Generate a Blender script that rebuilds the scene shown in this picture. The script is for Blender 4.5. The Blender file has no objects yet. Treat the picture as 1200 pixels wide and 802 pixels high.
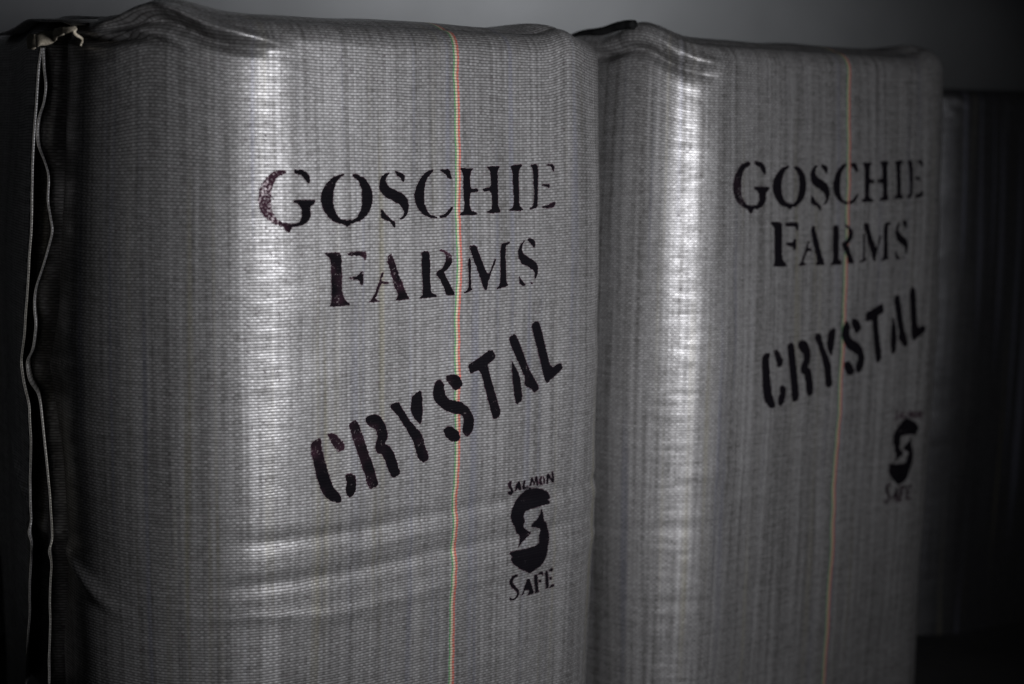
import bpy, math, random
import numpy as np

# ---------------------------------------------------------------- camera, light, exposure
scene = bpy.context.scene
col = scene.collection

cam_data = bpy.data.cameras.new("camera")
cam = bpy.data.objects.new("camera", cam_data)
col.objects.link(cam)
cam_data.sensor_width = 36.0
cam_data.lens = 55.8
cam_data.clip_end = 200.0
from mathutils import Matrix
cam.matrix_world = (Matrix.Translation((0, 0, 1.29))
                    @ Matrix.Rotation(math.radians(90 - 7.7), 4, 'X')
                    @ Matrix.Rotation(math.radians(0.75), 4, 'Z'))
cam_data.dof.use_dof = True
cam_data.dof.focus_distance = 2.72
cam_data.dof.aperture_fstop = 1.5
cam_data.dof.aperture_blades = 9
scene.camera = cam

world = bpy.data.worlds.new("World")
scene.world = world
world.use_nodes = True
bg = world.node_tree.nodes['Background']
bg.inputs['Color'].default_value = (0.75, 0.85, 1.0, 1)
bg.inputs['Strength'].default_value = 0.004


def area_lamp(name, loc, target, sx, sy, power, color, spread):
    d = bpy.data.lights.new(name, 'AREA')
    d.shape = 'RECTANGLE'; d.size = sx; d.size_y = sy
    d.energy = power; d.color = color; d.spread = math.radians(spread)
    o = bpy.data.objects.new(name, d)
    o.location = loc
    from mathutils import Vector
    o.rotation_euler = (Vector(target) - Vector(loc)).to_track_quat('-Z', 'Y').to_euler()
    col.objects.link(o)
    return o


area_lamp("window_lamp", (0.98, 0.86, 1.20), (0.07, 2.85, 0.94), 0.34, 0.76, 14.8, (0.93, 0.945, 1.0), 77)
area_lamp("added_wall_fill", (-0.02, 3.8, 2.9), (-0.02, 5.0, 1.5), 1.5, 0.3, 11.3, (0.95, 0.97, 1.0), 80)  # added fill out of view, only brightens the back wall

vs = scene.view_settings
vs.view_transform = 'Standard'
vs.look = 'None'
vs.exposure = 0.0
vs.gamma = 1.0
scene.render.resolution_x, scene.render.resolution_y = 1024, 684

# ---------------------------------------------------------------- bale surface (metres)
TH = math.radians(36.0)                      # direction of the row of bales
FD = np.array([math.cos(TH), math.sin(TH), 0.0])       # along the printed faces
BD = np.array([-math.sin(TH), math.cos(TH), 0.0])      # into the bales
ROW0 = np.array([-0.2757, 2.6081, 0.0])      # a point of the first printed face
RFL, RFR, RBK = 0.24, 0.14, 0.16             # corner radii: front left, front right, back


def vnoise(x, y, seed):
    """smooth value noise in about -1..1"""
    xi, yi = np.floor(x).astype(np.int64), np.floor(y).astype(np.int64)
    fx, fy = x - xi, y - yi
    fx, fy = fx * fx * (3 - 2 * fx), fy * fy * (3 - 2 * fy)

    def h(a, b):
        n = (a * 374761393 + b * 668265263 + seed * 1442695041) & 0xFFFFFFFF
        n = ((n ^ (n >> 13)) * 1274126177) & 0xFFFFFFFF
        return ((n ^ (n >> 16)) & 0xFFFF) / 32767.5 - 1.0
    return ((h(xi, yi) * (1 - fx) + h(xi + 1, yi) * fx) * (1 - fy)
            + (h(xi, yi + 1) * (1 - fx) + h(xi + 1, yi + 1) * fx) * fy)


def sstep(a, b, x):
    t = np.clip((x - a) / (b - a), 0, 1)
    return t * t * (3 - 2 * t)


def gauss(x, w):
    return np.exp(-(x / w) ** 2)


class Bale:
    def __init__(self, u0, u1, depth, H, seed, ears, folds, shift=(0.0, 0.0), turn=0.0, creases=(), seams=(), dome=1.0, fall=0.0, rfl=RFL):
        self.rfl = rfl
        self.fall = fall                     # how far the side turns away beyond its sewn edge
        self.creases, self.seams, self.dome = creases, seams, dome
        self.u0, self.u1, self.D, self.H, self.seed = u0, u1, depth, H, seed
        self.ears, self.folds = ears, folds
        self.org = ROW0 + FD * shift[0] + BD * shift[1]
        c, k = math.cos(math.radians(turn)), math.sin(math.radians(turn))
        self.fd, self.bd = FD * c + BD * k, BD * c - FD * k
        W = u1 - u0
        q = math.pi / 2
        self.segs = []
        s = -self.rfl * q / 2
        self.segs.append(('arc', s, self.rfl * q, (u0 + self.rfl, self.rfl), self.rfl, -q)); s += self.rfl * q
        L = W - self.rfl - RFR
        self.segs.append(('lin', s, L, (u0 + self.rfl, 0.0), (1, 0), 0)); s += L
        self.s_f0, self.s_f1 = s - L, s
        self.segs.append(('arc', s, RFR * q, (u1 - RFR, RFR), RFR, 0.0)); s += RFR * q
        L = depth - RFR - RBK
        self.segs.append(('lin', s, L, (u1, RFR), (0, 1), 0)); s += L
        self.segs.append(('arc', s, RBK * q, (u1 - RBK, depth - RBK), RBK, q)); s += RBK * q
        L = W - 2 * RBK
        self.segs.append(('lin', s, L, (u1 - RBK, depth), (-1, 0), 0)); s += L
        self.segs.append(('arc', s, RBK * q, (u0 + RBK, depth - RBK), RBK, 2 * q)); s += RBK * q
        L = depth - RBK - self.rfl
        self.segs.append(('lin', s, L, (u0, depth - RBK), (0, -1), 0)); s += L
        self.s0 = -self.rfl * q / 2
        self.P = s - self.s0
        self.s_l0, self.s_l1 = s - self.P - L, s - self.P       # left flat, as negative s
        self.s_r0 = self.s_f1 + RFR * q

    def base(self, s):
        """plan position (u, b) and outward normal at perimeter coordinate s"""
        s = np.asarray(s, float)
        m = (s - self.s0) % self.P + self.s0
        u, b = np.zeros_like(m), np.zeros_like(m)
        nu, nb = np.zeros_like(m), np.zeros_like(m)
        for kind, a, L, c, d, ph in self.segs:
            k = (m >= a - 1e-9) & (m <= a + L + 1e-9)
            t = m[k] - a
            if kind == 'lin':
                u[k] = c[0] + d[0] * t; b[k] = c[1] + d[1] * t
                nu[k] = d[1]; nb[k] = -d[0]
            else:
                f = ph + t / d
                nu[k] = np.sin(f); nb[k] = -np.cos(f)
                u[k] = c[0] + d * nu[k]; b[k] = c[1] + d * nb[k]
        return u, b, nu, nb

    def wrap(self, s, c):
        return (np.asarray(s, float) - c + self.P / 2) % self.P - self.P / 2

    def bulge(self, s, z, sewn=True):
        """outward displacement of the cloth"""
        m = (np.asarray(s, float) - self.s0) % self.P + self.s0
        sg = np.where(m > self.s_r0 + 1.0, m - self.P, m)       # left side as negative s
        z = np.asarray(z, float)
        env = sstep(self.H, self.H - 0.45, z)
        fm, fh = (self.s_f0 + self.s_f1) / 2, (self.s_f1 - self.s_f0) / 2 + 0.15
        d = 0.010 * np.clip(1 - ((sg - fm) / fh) ** 2, 0, 1) * (0.4 + 0.6 * env)
        lm = (self.s_l0 + self.s_l1) / 2
        lh = (self.s_l1 - self.s_l0) / 2 + 0.15
        d += 0.045 * np.clip(1 - ((sg - lm) / lh) ** 2, 0, 1) ** 1.5 * (0.5 + 0.5 * env)
        d -= self.fall * np.clip(-0.33 - sg, 0, 0.30) * sstep(-1.05, -0.70, sg)
        d += 0.012 * np.sin(np.clip((z - 0.1) / 1.25, 0, 1) * math.pi)
        sd = self.seed
        d += 0.0030 * vnoise(sg * 5.0, z * 4.0, sd) + 0.0016 * vnoise(sg * 9.0 + 3, z * 13.0, sd + 1)
        # puckers where the cloth turns the corner
        cor = gauss(sg + 0.02, 0.13)
        d += cor * (0.0006 * vnoise(sg * 11.0, z * 34.0, sd + 2) + 0.0005 * vnoise(sg * 22.0, z * 90.0, sd + 3)
                    + 0.0010 * vnoise(sg * 4.0 + 7, z * 7.0, sd + 4))
        # crumpled cloth at the gathered top corner
        crum = gauss(sg + 0.03, 0.17) * sstep(self.H - 0.11, self.H - 0.03, z)
        d += crum * (0.0035 * vnoise(sg * 13.0 + z * 30, z * 45.0 - sg * 9, sd + 31) + 0.0020 * vnoise(sg * 34.0, z * 70.0 + sg * 25, sd + 32))
        # tight horizontal folds, each (s0, s1, z at s=0, slope, width, height)
        for a0, a1, z0, sl, w, h in self.folds:
            win = sstep(a0 - 0.06, a0 + 0.06, sg) * sstep(a1 + 0.06, a1 - 0.06, sg)
            zz = z - (z0 + sl * sg + 0.006 * vnoise(sg * 7.0, sg * 0 + 0.5, sd + 11))
            d += win * h * gauss(zz, w)
        for path, w, h in self.creases:                         # open folds along a path, running out softly
            dist, k = self.to_path(sg, z, path)
            d += h * gauss(dist, w) * sstep(0.0, 0.35, k) * sstep(1.0, 0.65, k)
        for path, w, h in (self.seams if sewn else ()):
            dist, k = self.to_path(sg, z, path)
            d += h * gauss(dist, w)
        return d

    @staticmethod
    def to_path(s, z, path):
        r = np.full(np.broadcast(s, z).shape, 9.0)
        k = np.zeros(r.shape)
        n = len(path) - 1
        for i in range(n):
            (s0, z0), (s1, z1) = path[i], path[i + 1]
            L = (s1 - s0) ** 2 + (z1 - z0) ** 2
            t = np.clip(((s - s0) * (s1 - s0) + (z - z0) * (z1 - z0)) / L, 0, 1)
            q = np.hypot(s - s0 - t * (s1 - s0), z - z0 - t * (z1 - z0))
            k = np.where(q < r, (i + t) / n, k)
            r = np.minimum(r, q)
        return r, k

    def rim(self, s):
        """radius of the turn from side to top: sharper where the corner stands up"""
        c, w, h = self.ears[0]
        return 0.040 - 0.018 * gauss(self.wrap(s, c), w * 1.3)

    def lift(self, s):
        """height of the top rim above H (ears at the corners)"""
        e = np.zeros_like(np.asarray(s, float))
        for c, w, h in self.ears:
            e = e + h * gauss(self.wrap(s, c), w)
        return e

    def side(self, s, z, off=0.0, sewn=True):
        """world point on the cloth of the sides, below the rim"""
        s, z = np.broadcast_arrays(np.asarray(s, float), np.asarray(z, float))
        u, b, nu, nb = self.base(s)
        d = self.bulge(s, z, sewn) + off
        zz = z + self.lift(s) * sstep(self.H - 0.30, self.H, z)
        return self.world(u + nu * d, b + nb * d, zz)

    def world(self, u, b, z):
        u, b, z = np.broadcast_arrays(u, b, z)
        return self.org + u[..., None] * self.fd + b[..., None] * self.bd + (z[..., None] + 0.09) * np.array([0, 0, 1.0])

H_BALE = 1.363
BALES = [
    Bale(-0.34, 0.595, 0.95, H_BALE, 11,
         ears=[(-0.03, 0.075, 0.026), (-0.42, 0.10, 0.012), (0.75, 0.035, 0.014)],
         folds=[(0.10, 1.2, 0.522, 0.02, 0.014, -0.0036), (0.45, 1.2, 0.530, -0.02, 0.013, 0.0019), (0.05, 0.80, 0.450, 0.03, 0.014, -0.0038),
                (0.28, 0.50, 0.478, 0.05, 0.006, 0.0014), (0.2, 1.2, 0.37, 0.06, 0.015, 0.0022), (0.02, 0.30, 0.405, -0.05, 0.009, 0.0018),
                (0.50, 1.0, 0.415, 0.02, 0.008, 0.0016), (-0.55, -0.12, 0.36, -0.42, 0.016, 0.006)],
         creases=[([(-0.30, 1.338), (-0.20, 1.332), (-0.093, 1.319), (0.03, 1.290)], 0.0065, -0.030),
                  ([(-0.18, 1.352), (-0.08, 1.340), (0.039, 1.326), (0.16, 1.312)], 0.009, -0.040),
                  ([(-0.06, 1.364), (0.0, 1.358), (0.092, 1.341), (0.20, 1.318)], 0.008, 0.021)],
         seams=[([(-0.305, 1.40), (-0.29, 1.1), (-0.30, 0.9), (-0.335, 0.79), (-0.30, 0.65), (-0.29, 0.5), (-0.32, 0.3), (-0.33, -0.1)], 0.018, -0.030),
                ([(-0.28, 1.40), (-0.28, -0.1)], 0.050, -0.014)],
         fall=0.14),
    Bale(-0.33, 0.572, 0.95, H_BALE, 47, rfl=0.14,
         ears=[(-0.075, 0.075, 0.036), (-0.23, 0.09, 0.024), (0.78, 0.06, 0.020)],
         folds=[(0.10, 1.2, 0.60, 0.03, 0.018, 0.002), (0.05, 1.2, 0.53, 0.03, 0.016, 0.002),
                (-0.5, 0.3, 0.42, 0.05, 0.012, -0.0012), (-0.5, 0.3, 0.27, 0.02, 0.010, -0.0012)],
         shift=(1.026, 0.0), turn=2.5,
         creases=[([(-0.30, 1.325), (-0.09, 1.318), (0.10, 1.300)], 0.010, -0.026),
                  ([(-0.12, 1.356), (-0.02, 1.345), (0.06, 1.328), (0.16, 1.305)], 0.012, 0.008)]),
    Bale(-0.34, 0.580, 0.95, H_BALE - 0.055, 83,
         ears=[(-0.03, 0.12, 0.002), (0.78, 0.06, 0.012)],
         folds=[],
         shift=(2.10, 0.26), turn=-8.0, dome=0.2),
]
GLYPHS = {
    'g': [
        [(0.1702, 1.1210), (0.1754, 1.1268), (0.1652, 1.1294), (0.1534, 1.1252), (0.1450, 1.1185), (0.1366, 1.1077), (0.1316, 1.0960), (0.1293, 1.0827), (0.1303, 1.0710), (0.1350, 1.0592), (0.1438, 1.0491), (0.1552, 1.0422), (0.1686, 1.0385), (0.1702, 1.0334), (0.1761, 1.0282), (0.1806, 1.0332), (0.1833, 1.0382), (0.1914, 1.0380), (0.2010, 1.0403), (0.2106, 1.0460), (0.2156, 1.0545), (0.2148, 1.0647), (0.2159, 1.0698), (0.2247, 1.0773), (0.2238, 1.0799), (0.1850, 1.0805), (0.1858, 1.0771), (0.1941, 1.0727), (0.1987, 1.0667), (0.1994, 1.0548), (0.1954, 1.0464), (0.1878, 1.0432), (0.1772, 1.0426), (0.1653, 1.0454), (0.1570, 1.0522), (0.1513, 1.0624), (0.1491, 1.0742), (0.1493, 1.0876), (0.1512, 1.1010), (0.1556, 1.1126), (0.1616, 1.1193)],
        [(0.1860, 1.1293), (0.1990, 1.1293), (0.2084, 1.1258), (0.2140, 1.1173), (0.2148, 1.1089), (0.2119, 1.1055), (0.2063, 1.1123), (0.2007, 1.1200), (0.1876, 1.1234)],
    ],
    'o': [
        [(0.2772, 1.1220), (0.2682, 1.1204), (0.2564, 1.1162), (0.2446, 1.1069), (0.2366, 1.0950), (0.2335, 1.0814), (0.2370, 1.0660), (0.2454, 1.0538), (0.2569, 1.0450), (0.2686, 1.0413), (0.2764, 1.0402), (0.2803, 1.0358), (0.2863, 1.0383), (0.2883, 1.0412), (0.2952, 1.0424), (0.2953, 1.0467), (0.2824, 1.0461), (0.2706, 1.0481), (0.2629, 1.0552), (0.2573, 1.0673), (0.2557, 1.0811), (0.2569, 1.0948), (0.2621, 1.1084), (0.2701, 1.1169), (0.2777, 1.1195)],
        [(0.2935, 1.1211), (0.3044, 1.1202), (0.3162, 1.1132), (0.3249, 1.1027), (0.3298, 1.0887), (0.3291, 1.0748), (0.3239, 1.0609), (0.3147, 1.0507), (0.3027, 1.0440), (0.2887, 1.0408), (0.2888, 1.0452), (0.2987, 1.0502), (0.3058, 1.0596), (0.3094, 1.0717), (0.3103, 1.0855), (0.3087, 1.0994), (0.3041, 1.1098), (0.2934, 1.1177)],
    ],
    's': [
        [(0.3643, 1.1233), (0.3550, 1.1224), (0.3477, 1.1164), (0.3433, 1.1077), (0.3429, 1.0973), (0.3478, 1.0885), (0.3579, 1.0813), (0.3703, 1.0767), (0.3807, 1.0713), (0.3869, 1.0641), (0.3910, 1.0578), (0.3889, 1.0508), (0.3804, 1.0453), (0.3878, 1.0464), (0.3952, 1.0515), (0.3995, 1.0612), (0.4007, 1.0700), (0.3976, 1.0789), (0.3893, 1.0879), (0.3769, 1.0933), (0.3645, 1.0979), (0.3575, 1.1041), (0.3550, 1.1111), (0.3580, 1.1181)],
        [(0.3737, 1.1258), (0.3799, 1.1249), (0.3902, 1.1214), (0.3932, 1.1160), (0.3919, 1.1073), (0.3878, 1.1091), (0.3838, 1.1152), (0.3756, 1.1214)],
        [(0.3453, 1.0640), (0.3514, 1.0586), (0.3576, 1.0515), (0.3658, 1.0460), (0.3731, 1.0405), (0.3740, 1.0317), (0.3678, 1.0354), (0.3627, 1.0426), (0.3534, 1.0454), (0.3452, 1.0483)],
    ],
    'c': [
        [(0.4509, 1.1281), (0.4390, 1.1255), (0.4281, 1.1176), (0.4172, 1.1035), (0.4111, 1.0876), (0.4124, 1.0751), (0.4186, 1.0626), (0.4291, 1.0526), (0.4418, 1.0469), (0.4563, 1.0457), (0.4568, 1.0484), (0.4440, 1.0505), (0.4356, 1.0587), (0.4315, 1.0713), (0.4307, 1.0855), (0.4320, 1.0997), (0.4366, 1.1122), (0.4453, 1.1210), (0.4508, 1.1254)],
        [(0.4611, 1.0465), (0.4611, 1.0492), (0.4720, 1.0526), (0.4808, 1.0596), (0.4875, 1.0658), (0.4878, 1.0613), (0.4817, 1.0523), (0.4741, 1.0480)],
        [(0.4627, 1.1280), (0.4822, 1.1279), (0.4863, 1.1189), (0.4883, 1.1112), (0.4818, 1.1127), (0.4765, 1.1181), (0.4670, 1.1244)],
    ],
    'h': [
        [(0.5057, 1.1296), (0.5356, 1.1295), (0.5278, 1.1259), (0.5254, 1.1169), (0.5250, 1.0951), (0.5417, 1.0945), (0.5416, 1.0891), (0.5271, 1.0893), (0.5248, 1.0842), (0.5233, 1.0679), (0.5253, 1.0578), (0.5407, 1.0520), (0.5396, 1.0502), (0.5019, 1.0498), (0.5042, 1.0537), (0.5120, 1.0563), (0.5123, 1.0717), (0.5116, 1.0898), (0.5111, 1.1206), (0.5057, 1.1269)],
        [(0.5582, 1.1321), (0.5881, 1.1333), (0.5880, 1.1296), (0.5845, 1.1265), (0.5841, 1.1072), (0.5848, 1.0852), (0.5831, 1.0649), (0.5886, 1.0565), (0.5885, 1.0529), (0.5587, 1.0522), (0.5588, 1.0544), (0.5703, 1.0578), (0.5719, 1.0743), (0.5699, 1.0900), (0.5518, 1.0902), (0.5519, 1.0948), (0.5694, 1.0960), (0.5698, 1.1202), (0.5661, 1.1284)],
    ],
    'i': [
        [(0.6113, 1.1337), (0.6383, 1.1355), (0.6383, 1.1327), (0.6311, 1.1262), (0.6295, 1.1068), (0.6309, 1.0845), (0.6296, 1.0641), (0.6377, 1.0583), (0.6376, 1.0555), (0.6082, 1.0547), (0.6083, 1.0571), (0.6179, 1.0624), (0.6184, 1.0828), (0.6172, 1.1032), (0.6170, 1.1254)],
    ],
    'e': [
        [(0.6559, 1.1345), (0.6725, 1.1363), (0.6733, 1.1157), (0.6727, 1.0876), (0.6708, 1.0595), (0.6518, 1.0567), (0.6519, 1.0590), (0.6615, 1.0625), (0.6644, 1.0840), (0.6629, 1.1065), (0.6617, 1.1270)],
        [(0.6890, 1.1352), (0.7067, 1.1361), (0.7102, 1.1310), (0.7096, 1.1217), (0.7054, 1.1246), (0.7019, 1.1322)],
        [(0.6789, 1.0979), (0.6908, 1.1015), (0.6991, 1.0995), (0.6990, 1.0929), (0.6931, 1.0967)],
        [(0.6804, 1.0612), (0.6973, 1.0647), (0.7095, 1.0701), (0.7118, 1.0673), (0.7068, 1.0588), (0.6815, 1.0584)],
    ],
    'f': [
        [(0.2386, 0.9951), (0.2691, 0.9940), (0.2702, 0.9825), (0.2703, 0.9577), (0.2700, 0.9313), (0.2738, 0.9178), (0.2863, 0.9087), (0.2844, 0.9072), (0.2453, 0.9069), (0.2490, 0.9117), (0.2508, 0.9190), (0.2505, 0.9421), (0.2504, 0.9668), (0.2494, 0.9857), (0.2422, 0.9909)],
        [(0.2804, 0.9937), (0.3155, 0.9949), (0.3177, 0.9890), (0.3163, 0.9791), (0.3135, 0.9809), (0.3106, 0.9876), (0.2812, 0.9887)],
        [(0.2836, 0.9538), (0.3000, 0.9539), (0.3058, 0.9612), (0.3116, 0.9634), (0.3107, 0.9392), (0.3058, 0.9403), (0.3019, 0.9480), (0.2836, 0.9505)],
    ],
    'a': [
        [(0.3582, 0.9859), (0.3641, 0.9891), (0.3670, 0.9856), (0.3720, 0.9719), (0.3800, 0.9529), (0.3901, 0.9303), (0.3981, 0.9146), (0.4021, 0.9109), (0.3722, 0.9105), (0.3762, 0.9148), (0.3782, 0.9190), (0.3723, 0.9329), (0.3642, 0.9536), (0.3572, 0.9775)],
        [(0.3465, 0.9577), (0.3514, 0.9575), (0.3447, 0.9443), (0.3584, 0.9420), (0.3604, 0.9385), (0.3447, 0.9393), (0.3389, 0.9260), (0.3340, 0.9145), (0.3447, 0.9105), (0.3194, 0.9094), (0.3272, 0.9140), (0.3331, 0.9230), (0.3408, 0.9411)],
    ],
    'r': [
        [(0.4258, 0.9911), (0.4399, 0.9906), (0.4416, 0.9674), (0.4423, 0.9416), (0.4429, 0.9209), (0.4547, 0.9151), (0.4557, 0.9125), (0.4182, 0.9115), (0.4262, 0.9157), (0.4282, 0.9233), (0.4265, 0.9423), (0.4249, 0.9630), (0.4248, 0.9818)],
        [(0.4593, 0.9929), (0.4737, 0.9907), (0.4840, 0.9835), (0.4865, 0.9730), (0.4830, 0.9645), (0.4739, 0.9570), (0.4688, 0.9538), (0.4761, 0.9422), (0.4844, 0.9279), (0.4916, 0.9172), (0.4906, 0.9146), (0.4752, 0.9136), (0.4701, 0.9269), (0.4618, 0.9411), (0.4535, 0.9518), (0.4575, 0.9560), (0.4656, 0.9600), (0.4717, 0.9684), (0.4737, 0.9787), (0.4696, 0.9866), (0.4614, 0.9894)],
    ],
    'm': [
        [(0.5205, 0.9970), (0.5342, 0.9974), (0.5384, 0.9911), (0.5447, 0.9760), (0.5522, 0.9600), (0.5598, 0.9473), (0.5641, 0.9471), (0.5748, 0.9732), (0.5781, 0.9713), (0.5684, 0.9505), (0.5620, 0.9349), (0.5578, 0.9174), (0.5524, 0.9212), (0.5448, 0.9410), (0.5362, 0.9606), (0.5288, 0.9784), (0.5236, 0.9890)],
        [(0.5193, 0.9752), (0.5246, 0.9750), (0.5247, 0.9401), (0.5248, 0.9243), (0.5290, 0.9206), (0.5113, 0.9153), (0.5102, 0.9171), (0.5196, 0.9219), (0.5205, 0.9403)],
        [(0.5890, 0.9991), (0.6076, 1.0011), (0.6076, 0.9985), (0.5988, 0.9952), (0.5983, 0.9776), (0.5999, 0.9509), (0.6000, 0.9296), (0.6055, 0.9240), (0.5794, 0.9199), (0.5794, 0.9217), (0.5869, 0.9266), (0.5879, 0.9514), (0.5868, 0.9780)],
    ],
    's_small': [
        [(0.6398, 1.0037), (0.6409, 1.0010), (0.6353, 0.9940), (0.6330, 0.9852), (0.6386, 0.9779), (0.6497, 0.9721), (0.6610, 0.9663), (0.6689, 0.9588), (0.6701, 0.9497), (0.6679, 0.9408), (0.6645, 0.9337), (0.6616, 0.9357), (0.6633, 0.9446), (0.6588, 0.9502), (0.6475, 0.9561), (0.6341, 0.9620), (0.6274, 0.9712), (0.6252, 0.9819), (0.6286, 0.9925)],
        [(0.6465, 1.0053), (0.6622, 1.0048), (0.6633, 0.9931), (0.6615, 0.9869), (0.6576, 0.9933), (0.6498, 1.0007)],
        [(0.6275, 0.9417), (0.6320, 0.9352), (0.6387, 0.9278), (0.6432, 0.9231), (0.6354, 0.9225), (0.6287, 0.9273)],
        [(0.6539, 0.9292), (0.6585, 0.9265), (0.6556, 0.9243)],
    ],
    'C': [
        [(0.2324, 0.6898), (0.2215, 0.6896), (0.2132, 0.6831), (0.2118, 0.6708), (0.2158, 0.6567), (0.2211, 0.6337), (0.2264, 0.6156), (0.2330, 0.5974), (0.2438, 0.5861), (0.2561, 0.5791), (0.2672, 0.5794), (0.2682, 0.5856), (0.2619, 0.5965), (0.2537, 0.6049), (0.2484, 0.6181), (0.2417, 0.6389), (0.2363, 0.6595), (0.2309, 0.6750)],
        [(0.2420, 0.6963), (0.2530, 0.6972), (0.2640, 0.6891), (0.2737, 0.6769), (0.2736, 0.6681), (0.2625, 0.6622), (0.2542, 0.6751), (0.2461, 0.6884)],
        [(0.2747, 0.6240), (0.2858, 0.6252), (0.2942, 0.6205), (0.2963, 0.6051), (0.2940, 0.5926), (0.2855, 0.5848), (0.2771, 0.5896), (0.2758, 0.5999), (0.2787, 0.6096)],
    ],
    'R': [
        [(0.2823, 0.7086), (0.2936, 0.7143), (0.3006, 0.7106), (0.3089, 0.6871), (0.3186, 0.6609), (0.3283, 0.6344), (0.3383, 0.6027), (0.3354, 0.5979), (0.3224, 0.5943), (0.3167, 0.6052), (0.3083, 0.6316), (0.2974, 0.6631), (0.2864, 0.6944)],
        [(0.3149, 0.7168), (0.3264, 0.7220), (0.3407, 0.7181), (0.3506, 0.7058), (0.3563, 0.6900), (0.3562, 0.6772), (0.3504, 0.6689), (0.3634, 0.6612), (0.3705, 0.6476), (0.3777, 0.6263), (0.3811, 0.6131), (0.3659, 0.6079), (0.3586, 0.6208), (0.3515, 0.6395), (0.3458, 0.6516), (0.3372, 0.6538), (0.3315, 0.6646), (0.3345, 0.6719), (0.3375, 0.6817), (0.3347, 0.6947), (0.3204, 0.7024), (0.3148, 0.7092)],
    ],
    'Y': [
        [(0.3612, 0.7314), (0.3699, 0.7370), (0.3802, 0.7373), (0.3858, 0.7254), (0.3988, 0.7063), (0.4166, 0.6866), (0.4255, 0.6753), (0.4314, 0.6566), (0.4389, 0.6363), (0.4358, 0.6314), (0.4267, 0.6281), (0.4177, 0.6348), (0.4119, 0.6535), (0.4060, 0.6696), (0.3928, 0.6915), (0.3755, 0.7161)],
        [(0.4043, 0.7438), (0.4242, 0.7553), (0.4263, 0.7320), (0.4252, 0.6990), (0.4198, 0.6955), (0.4032, 0.7156)],
    ],
    'S': [
        [(0.4612, 0.7694), (0.4699, 0.7613), (0.4706, 0.7494), (0.4751, 0.7371), (0.4874, 0.7301), (0.5052, 0.7270), (0.5236, 0.7131), (0.5332, 0.6955), (0.5333, 0.6804), (0.5278, 0.6689), (0.5186, 0.6623), (0.5095, 0.6723), (0.5102, 0.6828), (0.5131, 0.6930), (0.5093, 0.7025), (0.4948, 0.7069), (0.4733, 0.7135), (0.4559, 0.7270), (0.4473, 0.7410), (0.4492, 0.7571), (0.4543, 0.7670)],
        [(0.4750, 0.7758), (0.4906, 0.7760), (0.5028, 0.7691), (0.5099, 0.7581), (0.5013, 0.7498), (0.4926, 0.7470), (0.4838, 0.7572), (0.4750, 0.7668)],
        [(0.4681, 0.6812), (0.4823, 0.6872), (0.5004, 0.6748), (0.5051, 0.6638), (0.5004, 0.6583), (0.4859, 0.6578), (0.4734, 0.6687)],
    ],
    'T': [
        [(0.5186, 0.7903), (0.5365, 0.7979), (0.5697, 0.8149), (0.5786, 0.8007), (0.5767, 0.7963), (0.5599, 0.7886), (0.5653, 0.7686), (0.5775, 0.7371), (0.5898, 0.7068), (0.5909, 0.6945), (0.5792, 0.6873), (0.5736, 0.6946), (0.5655, 0.7168), (0.5549, 0.7483), (0.5452, 0.7763), (0.5398, 0.7797), (0.5238, 0.7735)],
    ],
    'A': [
        [(0.6070, 0.8318), (0.6220, 0.8375), (0.6297, 0.8242), (0.6415, 0.7988), (0.6536, 0.7733), (0.6695, 0.7488), (0.6780, 0.7341), (0.6655, 0.7275), (0.6558, 0.7376), (0.6441, 0.7433), (0.6440, 0.7587), (0.6380, 0.7684), (0.6261, 0.7909), (0.6145, 0.8131)],
        [(0.6137, 0.7904), (0.6184, 0.7839), (0.6303, 0.7661), (0.6364, 0.7440), (0.6384, 0.7223), (0.6366, 0.7148), (0.6253, 0.7097), (0.6212, 0.7239), (0.6169, 0.7488), (0.6146, 0.7705)],
    ],
    'L': [
        [(0.6579, 0.8513), (0.6674, 0.8583), (0.6761, 0.8532), (0.6835, 0.8327), (0.6940, 0.7979), (0.7044, 0.7691), (0.7258, 0.7783), (0.7319, 0.7669), (0.7086, 0.7516), (0.6949, 0.7419), (0.6882, 0.7518), (0.6807, 0.7803), (0.6724, 0.8057), (0.6621, 0.8341)],
    ],
    'emblem': [
        [(0.6562, 0.5581), (0.6628, 0.5538), (0.6844, 0.5492), (0.7030, 0.5413), (0.7094, 0.5320), (0.7064, 0.5276), (0.6998, 0.5269), (0.7066, 0.5228), (0.7045, 0.5182), (0.6832, 0.5178), (0.6622, 0.5147), (0.6479, 0.5126), (0.6447, 0.5028), (0.6494, 0.4953), (0.6463, 0.4854), (0.6519, 0.4775), (0.6694, 0.4697), (0.6586, 0.4630), (0.6453, 0.4551), (0.6346, 0.4451), (0.6392, 0.4560), (0.6405, 0.4688), (0.6322, 0.4717), (0.6307, 0.4807), (0.6211, 0.4942), (0.6163, 0.5067), (0.6182, 0.5197), (0.6284, 0.5310), (0.6400, 0.5429), (0.6507, 0.5520)],
        [(0.6852, 0.5142), (0.6904, 0.5032), (0.6940, 0.4888), (0.7017, 0.4823), (0.7075, 0.4658), (0.7081, 0.4525), (0.7032, 0.4331), (0.6996, 0.4165), (0.6900, 0.4041), (0.6742, 0.3962), (0.6641, 0.3926), (0.6593, 0.3970), (0.6414, 0.4053), (0.6244, 0.4182), (0.6157, 0.4298), (0.6238, 0.4302), (0.6154, 0.4380), (0.6163, 0.4402), (0.6326, 0.4421), (0.6573, 0.4417), (0.6760, 0.4439), (0.6844, 0.4494), (0.6831, 0.4595), (0.6884, 0.4686), (0.6882, 0.4737), (0.6769, 0.4779), (0.6639, 0.4799), (0.6669, 0.4858), (0.6785, 0.4946), (0.6839, 0.5041)],
    ],
    'tag_above': [
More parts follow.
